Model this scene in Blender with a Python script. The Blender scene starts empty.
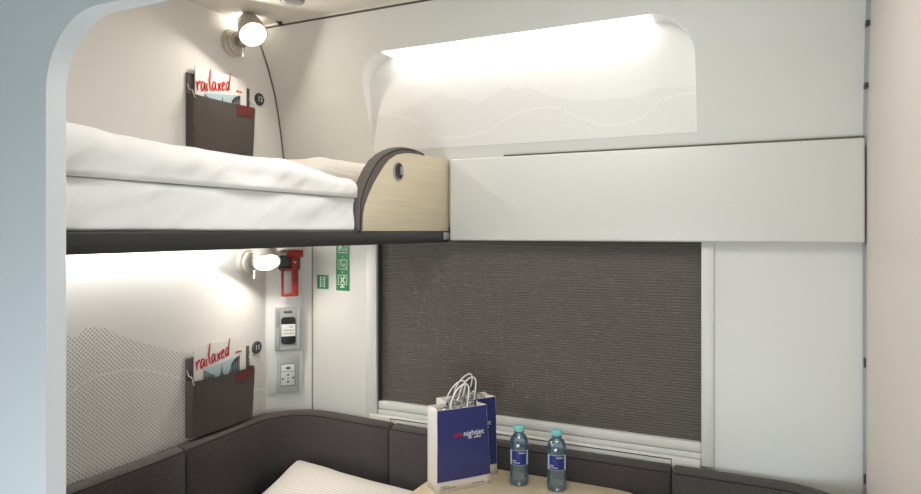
import bpy, bmesh, math, random
from mathutils import Vector, Matrix, noise
sc = bpy.context.scene
C = sc.collection
R = math.radians
H = 1.5                      # eye height; all z below are relative to the eye and lifted at the end
# ---------------------------------------------------------------- camera, world, lights, exposure
cam_d = bpy.data.cameras.new('camera')
cam = bpy.data.objects.new('camera', cam_d); C.objects.link(cam)
cam.location = (0, 0, 0); cam.rotation_euler = (R(90), 0, R(25.8))
cam_d.sensor_width = 36; cam_d.lens = 663 / 921 * 36; cam_d.shift_y = -16 / 921; cam_d.clip_start = .01
sc.camera = cam
sc.view_settings.view_transform = 'Standard'; sc.view_settings.look = 'None'
sc.view_settings.gamma = 1; sc.view_settings.use_curve_mapping = False
sc.view_settings.exposure = 0.10
w = bpy.data.worlds.new('world'); sc.world = w; w.use_nodes = True
w.node_tree.nodes['Background'].inputs[0].default_value = (.62, .78, 1, 1)
w.node_tree.nodes['Background'].inputs[1].default_value = .6
def area(name, loc, rot, sx, sy, power, col):
    d = bpy.data.lights.new(name, 'AREA'); d.shape = 'RECTANGLE'; d.size = sx; d.size_y = sy; d.energy = power; d.color = col
    o = bpy.data.objects.new(name, d); C.objects.link(o); o.location = loc; o.rotation_euler = rot
    return o
area('corridor_daylight', (-.42, -.47, -.98), (R(90), 0, 0), 1.2, .7, 16.5, (.82, .93, 1.0))     # the corridor window
area('compartment_ceiling_light', (-.45, 1.15, .715), (0, 0, 0), .5, .5, 6.8, (1.0, .985, .965))     # flush ceiling lamp of the compartment

# ---------------------------------------------------------------- helpers
class MB:
    def __init__(s): s.bm = bmesh.new(); s.mi = 0
    def _tag(s, fs):
        for f in fs: f.material_index = s.mi
    def poly(s, pts):
        f = s.bm.faces.new([s.bm.verts.new(p) for p in pts]); f.material_index = s.mi; return f
    def box(s, a, b, bev=0, seg=2, rot=None, piv=None):
        x0, x1 = sorted((a[0], b[0])); y0, y1 = sorted((a[1], b[1])); z0, z1 = sorted((a[2], b[2]))
        t = bmesh.new()
        v = [t.verts.new(p) for p in ((x0,y0,z0),(x1,y0,z0),(x1,y1,z0),(x0,y1,z0),(x0,y0,z1),(x1,y0,z1),(x1,y1,z1),(x0,y1,z1))]
        for q in ((3,2,1,0),(4,5,6,7),(0,1,5,4),(1,2,6,5),(2,3,7,6),(3,0,4,7)): t.faces.new([v[i] for i in q])
        s._merge(t, bev, seg, rot, piv); return s
    def _merge(s, t, bev=0, seg=2, rot=None, piv=None):
        if bev: bmesh.ops.bevel(t, geom=list(t.edges), offset=bev, segments=seg, affect='EDGES', profile=.5, clamp_overlap=True)
        if rot is not None:
            bmesh.ops.transform(t, matrix=Matrix.Translation(piv) @ rot @ Matrix.Translation(-Vector(piv)), verts=t.verts)
        m = {v: s.bm.verts.new(v.co) for v in t.verts}
        for f in t.faces:
            try: g = s.bm.faces.new([m[v] for v in f.verts]); g.material_index = s.mi
            except ValueError: pass
        t.free()
    def prism(s, pts, axis, a, b, bev=0, seg=2):
        """extrude a 2-D outline: axis 0 -> pts are (y,z); 1 -> (x,z); 2 -> (x,y)"""
        def mk(p, k):
            return {0: (k, p[0], p[1]), 1: (p[0], k, p[1]), 2: (p[0], p[1], k)}[axis]
        t = bmesh.new()
        lo = [t.verts.new(mk(p, a)) for p in pts]; hi = [t.verts.new(mk(p, b)) for p in pts]
        n = len(pts)
        t.faces.new(lo); t.faces.new(hi[::-1])
        for i in range(n): t.faces.new([lo[(i+1) % n], lo[i], hi[i], hi[(i+1) % n]])
        bmesh.ops.recalc_face_normals(t, faces=t.faces)
        if bev:
            es = [e for e in t.edges if len({f for f in e.link_faces} & {t.faces[0], t.faces[1]})] if False else \
                 [e for e in t.edges if any(len(f.verts) == n for f in e.link_faces)]
            bmesh.ops.bevel(t, geom=es, offset=bev, segments=seg, affect='EDGES', profile=.5, clamp_overlap=True)
        s._merge(t); return s
    def rings(s, rings, cap=True, closed=True):
        vs = [[s.bm.verts.new(p) for p in r] for r in rings]
        fs = []
        for a, b in zip(vs, vs[1:]):
            n = len(a)
            for i in range(n if closed else n-1):
                try: fs.append(s.bm.faces.new([a[i], a[(i+1) % n], b[(i+1) % n], b[i]]))
                except ValueError: pass
        if cap and closed:
            fs.append(s.bm.faces.new(vs[0][::-1])); fs.append(s.bm.faces.new(vs[-1]))
        s._tag(fs); return s
    def lathe(s, prof, o=(0,0,0), ax=(0,0,1), n=32, cap=True):
        ax = Vector(ax).normalized(); q = Vector((0,0,1)).rotation_difference(ax)
        return s.rings([[Vector(o) + q @ Vector((max(r,1e-5)*math.cos(2*math.pi*i/n), max(r,1e-5)*math.sin(2*math.pi*i/n), h)) for i in range(n)] for r, h in prof], cap)
    def cyl(s, p, q, r, r2=None, n=24):
        p, q = Vector(p), Vector(q); d = q - p
        return s.lathe([(r, 0), (r2 if r2 is not None else r, d.length)], p, d, n)
    def tube(s, pts, r, n=8, closed=False):
        pts = [Vector(p) for p in pts]; out = []; up = None
        for i, p in enumerate(pts):
            d = (pts[min(i+1, len(pts)-1)] - pts[max(i-1, 0)]).normalized()
            if up is None:
                up = d.orthogonal().normalized()
            up = (up - d * up.dot(d)).normalized(); sd = d.cross(up)
            out.append([p + r*(math.cos(2*math.pi*k/n)*up + math.sin(2*math.pi*k/n)*sd) for k in range(n)])
        return s.rings(out)
    def grid(s, fn, nu, nv, closed_u=False):
        vs = [[s.bm.verts.new(fn(i/nu, j/nv)) for j in range(nv+1)] for i in range(nu if closed_u else nu+1)]
        m = len(vs); fs = []
        for i in range(nu):
            for j in range(nv):
                fs.append(s.bm.faces.new([vs[i][j], vs[(i+1) % m][j], vs[(i+1) % m][j+1], vs[i][j+1]]))
        s._tag(fs); return s
    def shift(s, d): bmesh.ops.translate(s.bm, vec=d, verts=s.bm.verts); return s
    def mesh(s, name, mats, smooth=True, recalc=True, weld=0, ang=35):
        if weld: bmesh.ops.remove_doubles(s.bm, verts=s.bm.verts, dist=weld)
        if recalc: bmesh.ops.recalc_face_normals(s.bm, faces=s.bm.faces)
        me = bpy.data.meshes.new(name); s.bm.to_mesh(me); s.bm.free()
        for m in (mats if isinstance(mats, (list, tuple)) else [mats]): me.materials.append(m)
        if smooth:
            me.polygons.foreach_set('use_smooth', [True]*len(me.polygons)); me.set_sharp_from_angle(angle=R(ang))
        return me

def put(name, mb, mat, parent=None, local=False, **kw):
    """link one mesh object; with a parent, absolute coordinates are brought into the parent's frame (local=True: already there)"""
    me = mb.mesh(name, mat, **kw) if isinstance(mb, MB) else mb
    o = bpy.data.objects.new(name, me); C.objects.link(o)
    if parent is not None:
        o.parent = parent
        if not local:
            b = Vector((0,0,0)); p = parent
            while p: b += p.location; p = p.parent
            me.transform(Matrix.Translation(-b))
    return o
def tag(o, label=None, cat=None, group=None, kind=None):
    if label: o['label'] = label
    if cat: o['category'] = cat
    if group: o['group'] = group
    if kind: o['kind'] = kind
    return o
def thing(name, label, cat, loc=(0,0,0), rz=0, group=None):
    o = bpy.data.objects.new(name, None); C.objects.link(o); o.empty_display_size = .05
    o.location = loc; o.rotation_euler = (0, 0, rz)
    return tag(o, label, cat, group)
def struct(name, mb, mat, parent=None, **kw):
    o = put(name, mb, mat, parent, **kw); o['kind'] = 'structure'; return o
def arc(cx, cy, r, a0, a1, n):
    return [(cx + r*math.cos(R(a0+(a1-a0)*i/n)), cy + r*math.sin(R(a0+(a1-a0)*i/n))) for i in range(n+1)]
def text_mesh(name, body, size, mat, ext=.0003, shear=0, ax='CENTER'):
    cu = bpy.data.curves.new(name, 'FONT'); cu.body = body; cu.size = size; cu.extrude = ext; cu.align_x = ax; cu.align_y = 'CENTER'; cu.shear = shear
    cu.resolution_u = 4
    o = bpy.data.objects.new(name, cu); C.objects.link(o)
    dg = bpy.context.evaluated_depsgraph_get(); me = bpy.data.meshes.new_from_object(o.evaluated_get(dg))
    bpy.data.objects.remove(o); bpy.data.curves.remove(cu)
    me.transform(Matrix.Rotation(R(90), 4, 'X'))         # stands up, reads from -y
    me.materials.clear(); me.materials.append(mat); me.name = name
    return me

# ---------------------------------------------------------------- materials
def srgb(h):
    h = h.lstrip('#'); c = [int(h[i:i+2], 16)/255 for i in (0,2,4)]
    return tuple(x/12.92 if x <= .04045 else ((x+.055)/1.055)**2.4 for x in c) + (1,)
def mat(name, col, rough=.5, metal=0, spec=.5, noise_scale=0, noise_amt=0, bump=0, bump_scale=None, coat=0, sheen=0):
    m = bpy.data.materials.new(name); m.use_nodes = True; nt = m.node_tree; b = nt.nodes['Principled BSDF']
    c = srgb(col); b.inputs['Base Color'].default_value = c
    b.inputs['Roughness'].default_value = rough; b.inputs['Metallic'].default_value = metal; b.inputs['Specular IOR Level'].default_value = spec
    b.inputs['Coat Weight'].default_value = coat; b.inputs['Sheen Weight'].default_value = sheen
    tc = nt.nodes.new('ShaderNodeTexCoord')
    if noise_amt:
        n = nt.nodes.new('ShaderNodeTexNoise'); n.inputs['Scale'].default_value = noise_scale; n.inputs['Detail'].default_value = 3
        nt.links.new(tc.outputs['Object'], n.inputs['Vector'])
        mx = nt.nodes.new('ShaderNodeMix'); mx.data_type = 'RGBA'
        mx.inputs[6].default_value = tuple(k*(1-noise_amt) for k in c[:3]) + (1,); mx.inputs[7].default_value = tuple(min(1, k*(1+noise_amt)) for k in c[:3]) + (1,)
        rm = nt.nodes.new('ShaderNodeMapRange'); rm.inputs[1].default_value = .3; rm.inputs[2].default_value = .7
        nt.links.new(n.outputs['Fac'], rm.inputs[0]); nt.links.new(rm.outputs[0], mx.inputs[0]); nt.links.new(mx.outputs[2], b.inputs['Base Color'])
    if bump:
        n2 = nt.nodes.new('ShaderNodeTexNoise'); n2.inputs['Scale'].default_value = bump_scale or noise_scale or 200; n2.inputs['Detail'].default_value = 3
        nt.links.new(tc.outputs['Object'], n2.inputs['Vector'])
        bp = nt.nodes.new('ShaderNodeBump'); bp.inputs['Strength'].default_value = bump; bp.inputs['Distance'].default_value = .002
        nt.links.new(n2.outputs['Fac'], bp.inputs['Height']); nt.links.new(bp.outputs[0], b.inputs['Normal'])
    return m
def emit(name, col, s):
    m = bpy.data.materials.new(name); m.use_nodes = True; nt = m.node_tree; nt.nodes.clear()
    e = nt.nodes.new('ShaderNodeEmission'); e.inputs[0].default_value = col + (1,); e.inputs[1].default_value = s
    o = nt.nodes.new('ShaderNodeOutputMaterial'); nt.links.new(e.outputs[0], o.inputs[0]); return m
def clear(name, col, mixf, rough=.05):
    """thin clear plastic or glass: transparent with a sharp reflection"""
    m = bpy.data.materials.new(name); m.use_nodes = True; nt = m.node_tree; nt.nodes.clear()
    t = nt.nodes.new('ShaderNodeBsdfTransparent'); t.inputs[0].default_value = srgb(col)
    g = nt.nodes.new('ShaderNodeBsdfGlossy'); g.inputs['Roughness'].default_value = rough
    f = nt.nodes.new('ShaderNodeFresnel'); f.inputs[0].default_value = 1.5
    ad = nt.nodes.new('ShaderNodeMath'); ad.operation = 'MULTIPLY_ADD'; ad.inputs[1].default_value = 1.0; ad.inputs[2].default_value = mixf; ad.use_clamp = True
    mx = nt.nodes.new('ShaderNodeMixShader'); o = nt.nodes.new('ShaderNodeOutputMaterial')
    nt.links.new(f.outputs[0], ad.inputs[0]); nt.links.new(ad.outputs[0], mx.inputs[0])
    nt.links.new(t.outputs[0], mx.inputs[1]); nt.links.new(g.outputs[0], mx.inputs[2]); nt.links.new(mx.outputs[0], o.inputs[0]); return m
def dotted(name, base, dot, pitch, rad, axis, crest, ridge, x0, x1, z0, z1, rw=.006, xlim=None):
    """panel laminate printed with a staggered grid of dots below a mountain skyline; axis = 'X' or 'Y' is the panel's horizontal"""
    m = mat(name, base, .42, bump=.03, bump_scale=350); nt = m.node_tree; b = nt.nodes['Principled BSDF']; L = nt.links.new
    tc = nt.nodes.new('ShaderNodeTexCoord'); sp = nt.nodes.new('ShaderNodeSeparateXYZ'); L(tc.outputs['Object'], sp.inputs[0])
    h = sp.outputs[axis]; z = sp.outputs['Z']
    def M(op, a, c=None, d=None):
        n = nt.nodes.new('ShaderNodeMath'); n.operation = op
        for i, v in enumerate((a, c, d)):
            if v is None: continue
            if isinstance(v, (int, float)): n.inputs[i].default_value = v
            else: L(v, n.inputs[i])
        return n.outputs[0]
    def lattice(off):
        u = M('ADD', M('DIVIDE', h, pitch), 100.25+off); v = M('ADD', M('DIVIDE', z, pitch), 100.25+off)
        du = M('SUBTRACT', M('FRACT', u), .5); dv = M('SUBTRACT', M('FRACT', v), .5)
        return M('SQRT', M('ADD', M('MULTIPLY', du, du), M('MULTIPLY', dv, dv)))
    dist = M('MINIMUM', lattice(0), lattice(.5))
    isdot = M('LESS_THAN', dist, rad/pitch)
    def curve(pts):
        fc = nt.nodes.new('ShaderNodeFloatCurve'); cv = fc.mapping.curves[0]
        P = [((x-x0)/(x1-x0), (zz-z0)/(z1-z0)) for x, zz in pts]
        cv.points[0].location = P[0]; cv.points[1].location = P[-1]
        for p in P[1:-1]: cv.points.new(*p)
        for p in cv.points: p.handle_type = 'VECTOR' if pts is crest else 'AUTO'
        fc.mapping.update()
        L(M('DIVIDE', M('SUBTRACT', h, x0), x1-x0), fc.inputs['Value'])
        return M('MULTIPLY_ADD', fc.outputs[0], z1-z0, z0)
    k = M('MULTIPLY', isdot, M('LESS_THAN', z, curve(crest)))
    k = M('MULTIPLY', k, M('GREATER_THAN', M('ABSOLUTE', M('SUBTRACT', z, curve(ridge))), rw))
    if xlim: k = M('MULTIPLY', k, M('MULTIPLY', M('GREATER_THAN', h, xlim[0]), M('LESS_THAN', h, xlim[1])))
    mx = nt.nodes.new('ShaderNodeMix'); mx.data_type = 'RGBA'; mx.inputs[6].default_value = srgb(base); mx.inputs[7].default_value = srgb(dot)
    L(k, mx.inputs[0]); L(mx.outputs[2], b.inputs['Base Color'])
    return m
M_WHITE = mat('white laminate', '#e6e5e2', .38, bump=.02, bump_scale=350)
M_BACK = mat('window wall laminate', '#d9d8d2', .38, bump=.02, bump_scale=350)
M_WARM = mat('laminate tinted by warm light', '#d6ccc3', .4, bump=.02, bump_scale=350)  # beige cast of the warm light is put into the right wall's colour
M_DOOR = mat('door frame paint', '#eceff0', .45, bump=.02, bump_scale=300)
M_CEIL = mat('ceiling panel', '#dfdbd1', .5)
M_FLOOR = mat('floor covering', '#b4afa8', .7, noise_scale=60, noise_amt=.2)
M_SEAM = mat('dark gasket', '#5a544c', .6)
M_GREYMETAL = mat('grey metal', '#9b9d9c', .4, .15)
M_ALU = mat('cream coated aluminium', '#dddcd6', .4)
M_WIRE = mat('steel wire', '#d2d2cd', .3, .5)
M_SATIN = mat('satin nickel', '#c9c4ba', .4, .25)
M_SATIN2 = mat('satin chrome', '#a7a49d', .28, .85)
M_LENS_HOT = emit('lit reading lens', (1, .95, .86), 5)
M_GLOW = emit('lit back slot of the lamp', (1, .93, .83), 26)
M_STRIP = emit('lit led strip', (1, .98, .95), 4.8)
M_STRIP2 = emit('lit bunk strip', (1, .985, .97), 33)
M_WOODR = mat('pale beech veneer', '#d9c9a6', .45)
def woodgrain(m, c1, c2, sx, sy, sz):
    nt = m.node_tree; b = nt.nodes['Principled BSDF']; L = nt.links.new
    tc = nt.nodes.new('ShaderNodeTexCoord'); mp = nt.nodes.new('ShaderNodeMapping'); mp.inputs['Scale'].default_value = (sx, sy, sz)
    n = nt.nodes.new('ShaderNodeTexNoise'); n.inputs['Scale'].default_value = 1; n.inputs['Detail'].default_value = 5; n.inputs['Distortion'].default_value = .3
    cr = nt.nodes.new('ShaderNodeValToRGB'); cr.color_ramp.elements[0].position = .3; cr.color_ramp.elements[1].position = .7
    cr.color_ramp.elements[0].color = srgb(c1); cr.color_ramp.elements[1].color = srgb(c2)
    L(tc.outputs['Object'], mp.inputs[0]); L(mp.outputs[0], n.inputs['Vector']); L(n.outputs['Fac'], cr.inputs[0]); L(cr.outputs[0], b.inputs['Base Color'])
woodgrain(M_WOODR, '#cdc0a4', '#d8ccb2', 24, 5, 220)
M_WOODT = mat('table veneer', '#dcc6a0', .4); woodgrain(M_WOODT, '#d3c2a3', '#dfd0b3', 9, 70, 30)
M_FELT = mat('charcoal felt', '#5a5351', .95, spec=.1, noise_scale=420, noise_amt=.28, bump=.5, bump_scale=600, sheen=.15)
M_SOFA = mat('sofa wool', '#504b4a', .95, spec=.1, noise_scale=330, noise_amt=.30, bump=.5, bump_scale=500, sheen=.12)
M_PIPE = mat('sofa welt', '#37322f', .9, spec=.1)
M_PAD = mat('grey pad cloth', '#69625c', .8, spec=.25, noise_scale=300, noise_amt=.12)
M_BLACKF = mat('black bunk frame', '#2e2d2b', .42)
M_BLACK = mat('black plastic', '#1b1b1b', .4)
M_DARK = mat('dark plastic', '#3a3c3c', .45)
M_SHEET = mat('white bed linen', '#f3f1ee', .85, spec=.2, bump=.25, bump_scale=40)
M_SHEET2 = mat('white cotton', '#f3f3f2', .85, spec=.2, bump=.25, bump_scale=30)
def waffle(name, c1, c2, sc_):
    m = mat(name, c1, .9, spec=.15); nt = m.node_tree; b = nt.nodes['Principled BSDF']; L = nt.links.new
    tc = nt.nodes.new('ShaderNodeTexCoord'); wv = nt.nodes.new('ShaderNodeTexWave'); wv.inputs['Scale'].default_value = sc_; wv.bands_direction = 'X'
    w2 = nt.nodes.new('ShaderNodeTexWave'); w2.inputs['Scale'].default_value = sc_*.7; w2.bands_direction = 'Y'
    mul = nt.nodes.new('ShaderNodeMath'); mul.operation = 'MULTIPLY'
    mx = nt.nodes.new('ShaderNodeMix'); mx.data_type = 'RGBA'; mx.inputs[6].default_value = srgb(c1); mx.inputs[7].default_value = srgb(c2)
    L(tc.outputs['Object'], wv.inputs[0]); L(tc.outputs['Object'], w2.inputs[0]); L(wv.outputs['Fac'], mul.inputs[0]); L(w2.outputs['Fac'], mul.inputs[1])
    L(mul.outputs[0], mx.inputs[0]); L(mx.outputs[2], b.inputs['Base Color'])
    bp = nt.nodes.new('ShaderNodeBump'); bp.inputs['Strength'].default_value = .3; bp.inputs['Distance'].default_value = .002
    L(mul.outputs[0], bp.inputs['Height']); L(bp.outputs[0], b.inputs['Normal']); return m
M_PILLOW = waffle('ribbed pillow cloth', '#efe9e0', '#dcd3c8', 40)
M_RED = mat('red plastic', '#98291f', .5)
M_TAG = mat('oxblood leather', '#6a2c26', .6, noise_scale=150, noise_amt=.15)
M_PAPER = mat('white paper', '#ebe8e4', .6)
M_PAPERB = mat('bag paper', '#e9e3da', .7)
M_INKR = mat('red print', '#c8221f', .6)
M_INKW = mat('white print', '#eeeeee', .6)
M_INKG = mat('grey print', '#8d8d8d', .6)
M_NAVY = mat('navy print', '#34397c', .42)
M_NAVY2 = mat('navy label print', '#243483', .4)
M_GREEN = mat('sign green', '#2f8a55', .45)
M_SIGNW = mat('sign white', '#dfe9dc', .5)
M_PLATE = mat('grey wall plate', '#aeb0b0', .4, .35)
M_PLATE2 = mat('pale socket insert', '#d2d4d3', .4)
M_BLIND = mat('blind cloth', '#65605b', 1, spec=.05)
M_GLASS = clear('window glass', '#dfeaea', .02)
M_WRAP = clear('crinkled clear film', '#f2f4f4', .34, .22)
M_CAP = mat('turquoise cap', '#86cfd0', .4)

# ---------------------------------------------------------------- room shell
XL, XR, YB, YF, ZC, ZF = -1.704, .197, 2.0, .63, .735, -H
PROF = [(.205, 1.986), (.245, 1.982), (.2815, 1.977), (.35, 1.965), (.43, 1.949), (.514, 1.927), (.60, 1.893), (.66, 1.862), (.722, 1.830)]
def wy(z):
    for (a, ya), (b, yb) in zip(PROF, PROF[1:]):
        if z <= b: return ya + (yb-ya)*(z-a)/(b-a)
    return PROF[-1][1]
struct('floor', MB().box((-3.0, -.55, ZF-.05), (1.8, 2.2, ZF)), M_FLOOR)
struct('ceiling', MB().box((-3.0, -.55, ZC), (1.8, 2.15, ZC+.04)), M_CEIL)
M_LEFT = dotted('left wall panel', '#e4e2de', '#8b8983', .0126, .0022, 'Y',
    [(1.00,-.30),(1.1269,-.278),(1.1518,-.287),(1.1802,-.2612),(1.2395,-.2718),(1.3025,-.3089),(1.3868,-.3422),(1.4972,-.3845),(1.6409,-.405),(1.70,-.41),(1.78,-.41),(1.8035,-.4146),(1.84,-.44),(1.88,-.50)],
    [(1.00,-.50),(1.1269,-.4371),(1.1947,-.4057),(1.2864,-.4012),(1.3868,-.4203),(1.4781,-.4564),(1.5286,-.4791),(1.7,-.54),(1.88,-.58)], 1.0, 1.88, -.7, -.2, .0032)
struct('wall_left', MB().prism([(YF-.03, ZF), (2.1, ZF), (2.1, ZC), (YF-.03, ZC)], 0, XL-.04, XL), M_LEFT)
struct('wall_right', MB().box((XR, YF-.03, ZF), (XR+.04, 2.1, ZC)), M_WARM)
# chamfered service column in the back left corner, below the bunk
struct('wall_corner', MB().prism([(XL, 1.88), (-1.584, YB), (-1.584, YB+.03), (XL-.02, YB+.03), (XL-.02, 1.88)], 2, ZF, -.04), M_WHITE)
struct('trim_1', MB().tube([(-1.584, YB-.001, ZF), (-1.584, YB-.001, -.04)], .0025, 8), mat('column joint', '#8a8780', .6))
# lower window wall with the window opening
WX0, WX1, WZ0, WZ1 = -1.297, -.204, -.650, .02
b = MB()
for (x0, z0, x1, z1) in ((XL-.03, ZF, WX0, .22), (WX0, ZF, WX1, WZ0-.012), (WX1, ZF, XR+.03, .22), (WX0, WZ1, WX1, .22)):
    b.box((x0, YB, z0), (x1, YB+.04, z1))
struct('wall_back', b, M_BACK)
b = MB(); b.box((WX0-.044, YB-.006, -.655), (WX0, YB+.0, .02), .003); struct('trim_2', b, M_BACK)
b = MB(); b.box((WX1, YB-.008, -.668), (WX1+.034, YB+.0, .02), .003); struct('trim_3', b, M_BACK)
# upper window wall: leans in over the bunk, with a lit niche
NX0, NX1, NZ0, NZ1, NR, NYB = -1.297, -.214, .279, .604, .115, 1.976
def nl(z): return NX0 - .022*(z-NZ0)/(NZ1-NZ0) + (NR - math.sqrt(max(0, NR**2 - max(0, z-(NZ1-NR))**2)))
def nr(z): return NX1 - (NR - math.sqrt(max(0, NR**2 - max(0, z-(NZ1-NR))**2)))
zn = [NZ0 + (NZ1-NR-NZ0)*i/8 for i in range(8)] + [NZ1-NR + NR*math.sin(R(90*i/10)) for i in range(11)]
b = MB()
zs_lo = [.205, .245, .262, NZ0]; zs_hi = [NZ1, .63, .66, .69, .722]
for a, c in zip(zs_lo, zs_lo[1:]): b.poly([(XL-.02, wy(a), a), (XR-.008, wy(a), a), (XR-.008, wy(c), c), (XL-.02, wy(c), c)])
for a, c in zip(zs_hi, zs_hi[1:]): b.poly([(XL-.02, wy(a), a), (XR-.008, wy(a), a), (XR-.008, wy(c), c), (XL-.02, wy(c), c)])
for a, c in zip(zn, zn[1:]):
    b.poly([(XL-.02, wy(a), a), (nl(a), wy(a), a), (nl(c), wy(c), c), (XL-.02, wy(c), c)])
    b.poly([(nr(a), wy(a), a), (XR-.008, wy(a), a), (XR-.008, wy(c), c), (nr(c), wy(c), c)])
up = struct('wall_back_upper', b, M_BACK, weld=1e-5, recalc=False)
# niche: sides, top and printed back
b = MB(); rim = [(nl(z), z) for z in zn] + [(nr(z), z) for z in zn[::-1]]
def rimrow(inset, yf):  # rows from the rounded lip to the back
    return [(x + (0 if 0 else 0), yf(z), z) for x, z in rim]
lip = .004
rows = [[(x, wy(z), z) for x, z in rim], [(x, min(NYB, wy(z)+lip), z) for x, z in rim], [(x, NYB, z) for x, z in rim]]
b.rings(rows, cap=False, closed=False)
struct('niche_surround', b, M_WHITE, up, recalc=False)
M_NICHE = dotted('niche back panel', '#e6e4df', '#d2cfc9', .0105, .0023, 'X',
    [(-1.30,.40),(-1.2055,.4133),(-1.1257,.431),(-1.075,.452),(-1.0407,.466),(-1.0,.446),(-.9548,.4401),(-.9,.4142),(-.86,.43),(-.79,.4645),(-.76,.450),(-.72,.4565),(-.66,.425),(-.6122,.4102),(-.5184,.3959),(-.42,.3919),(-.37,.396),(-.3273,.4142),(-.20,.4096)],
    [(-1.30,.4172),(-1.1455,.3846),(-1.0293,.3156),(-.8823,.3196),(-.7435,.3772),(-.6444,.385),(-.5492,.3438),(-.4578,.3161),(-.37,.3305),(-.3133,.3783),(-.20,.3939)], -1.30, -.20, .27, .62, .0032)
b = MB()
for a, c in zip(zn, zn[1:]): b.poly([(nl(a), NYB, a), (nr(a), NYB, a), (nr(c), NYB, c), (nl(c), NYB, c)])
struct('niche_back', b, M_NICHE, up, weld=1e-5, recalc=False)
struct('niche_light_strip', MB().box((NX0+.088, wy(NZ1)+.003, NZ1-.004), (NX1-.118, NYB-.003, NZ1-.0005), .001), M_STRIP, up)
# fascia box below the niche
struct('trim_4', MB().box((-.992, 1.968, -.031), (XR-.004, 2.0, .239), .006, 3), M_BACK)
# seams
struct('trim_5', MB().box((XL, 1.826, .7225), (XR, 1.845, .7275), 0), M_SEAM)
struct('trim_9', MB().box((XL, 1.824, .7275), (XR, 1.845, ZC), 0), M_CEIL)
struct('trim_10', MB().box((-.80, 1.972, .2385), (XR-.005, 1.984, .2435)), M_SEAM)
struct('trim_6', MB().tube([(XL+.002, wy(z)-.001, z) for z in [.16+.560*i/24 for i in range(25)]], .0024, 8), M_SEAM)
struct('trim_7', MB().box((XR-.007, 1.986, ZF), (XR+.0, 2.0, -.03)), M_GREYMETAL)
b = MB()
zz = [.24 + .481*i/20 for i in range(21)]
for k in range(20):
    z0, z1 = zz[k], zz[k+1]; y0, y1 = wy(z0), wy(z1)
    w0, w1 = .004 + .012*k/20, .004 + .012*(k+1)/20
    f = [(XR-.008, y0-.004, z0), (XR, y0-.004-w0*2, z0), (XR, y1-.004-w1*2, z1), (XR-.008, y1-.004, z1)]
    b.poly(f); b.poly([(XR-.008, y0-.004, z0), (XR-.008, y1-.004, z1), (XR-.008, y1+.02, z1), (XR-.008, y0+.02, z0)])
t8 = struct('trim_8', b, mat('grey edge profile', '#a3a9aa', .4, .15), recalc=False)
for z in (.365, .512): put('fixing_clip', MB().box((XR-.009, wy(z)-.03, z-.006), (XR-.001, wy(z)-.004, z+.006), .001), M_DARK, t8)
t7c = MB()
for z in (-.338, -.636): t7c.box((XR-.006, 1.982, z-.012), (XR-.001, 1.99, z+.012), .001)
put('hinge_knuckle', t7c, M_DARK, bpy.data.objects['trim_7'])
# door wall towards the corridor, rounded opening
OX0, OX1, OZ1, OR = -.9535, .175, .309, .11
def ol(z): return OX0 + (OR - math.sqrt(max(0, OR**2 - max(0, z-(OZ1-OR))**2)))
def orr(z): return OX1 - (OR - math.sqrt(max(0, OR**2 - max(0, z-(OZ1-OR))**2)))
zo = [ZF, -.8, -.2, 0] + [OZ1-OR + OR*math.sin(R(90*i/14)) for i in range(15)]
b = MB()
for Y0, Y1 in ((.60, .63),):
    for y, fl in ((Y0, 1), (Y1, -1)):
        for a, c in zip(zo, zo[1:]):
            b.poly([(-3.0, y, a), (ol(a), y, a), (ol(c), y, c), (-3.0, y, c)][::fl])
            b.poly([(orr(a), y, a), (1.8, y, a), (1.8, y, c), (orr(c), y, c)][::fl])
        b.poly([(-3.0, y, OZ1), (1.8, y, OZ1), (1.8, y, ZC), (-3.0, y, ZC)][::fl])
    edge = [(ol(z), z) for z in zo] + [(orr(z), z) for z in zo[::-1]]
    b.rings([[(x, Y0, z) for x, z in edge], [(x, Y1, z) for x, z in edge]], cap=False, closed=False)
struct('wall_front', b, M_DOOR, weld=1e-5, recalc=False, ang=40)
# corridor behind the camera, with its window
CW = (-1.07, .23, -1.38, -.58)
b = MB()
for (x0, z0, x1, z1) in ((-3.0, ZF, CW[0], ZC), (CW[1], ZF, 1.8, ZC), (CW[0], ZF, CW[1], CW[2]), (CW[0], CW[3], CW[1], ZC)): b.box((x0, -.55, z0), (x1, -.5, z1))
struct('wall_corridor', b, M_DOOR)
struct('wall_corridor_left', MB().box((-3.05, -.55, ZF), (-3.0, .63, ZC)), M_DOOR)
struct('wall_corridor_right', MB().box((1.8, -.55, ZF), (1.85, .63, ZC)), M_DOOR)
b = MB()
for x0, z0, x1, z1 in ((CW[0], CW[2], CW[1], CW[2]+.03), (CW[0], CW[3]-.03, CW[1], CW[3]), (CW[0], CW[2], CW[0]+.03, CW[3]), (CW[1]-.03, CW[2], CW[1], CW[3])): b.box((x0, -.55, z0), (x1, -.495, z1))
w2 = struct('window_2', b, M_ALU)
put('pane', MB().box((CW[0]+.03, -.53, CW[2]+.03), (CW[1]-.03, -.525, CW[3]-.03)), M_GLASS, w2)

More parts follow.
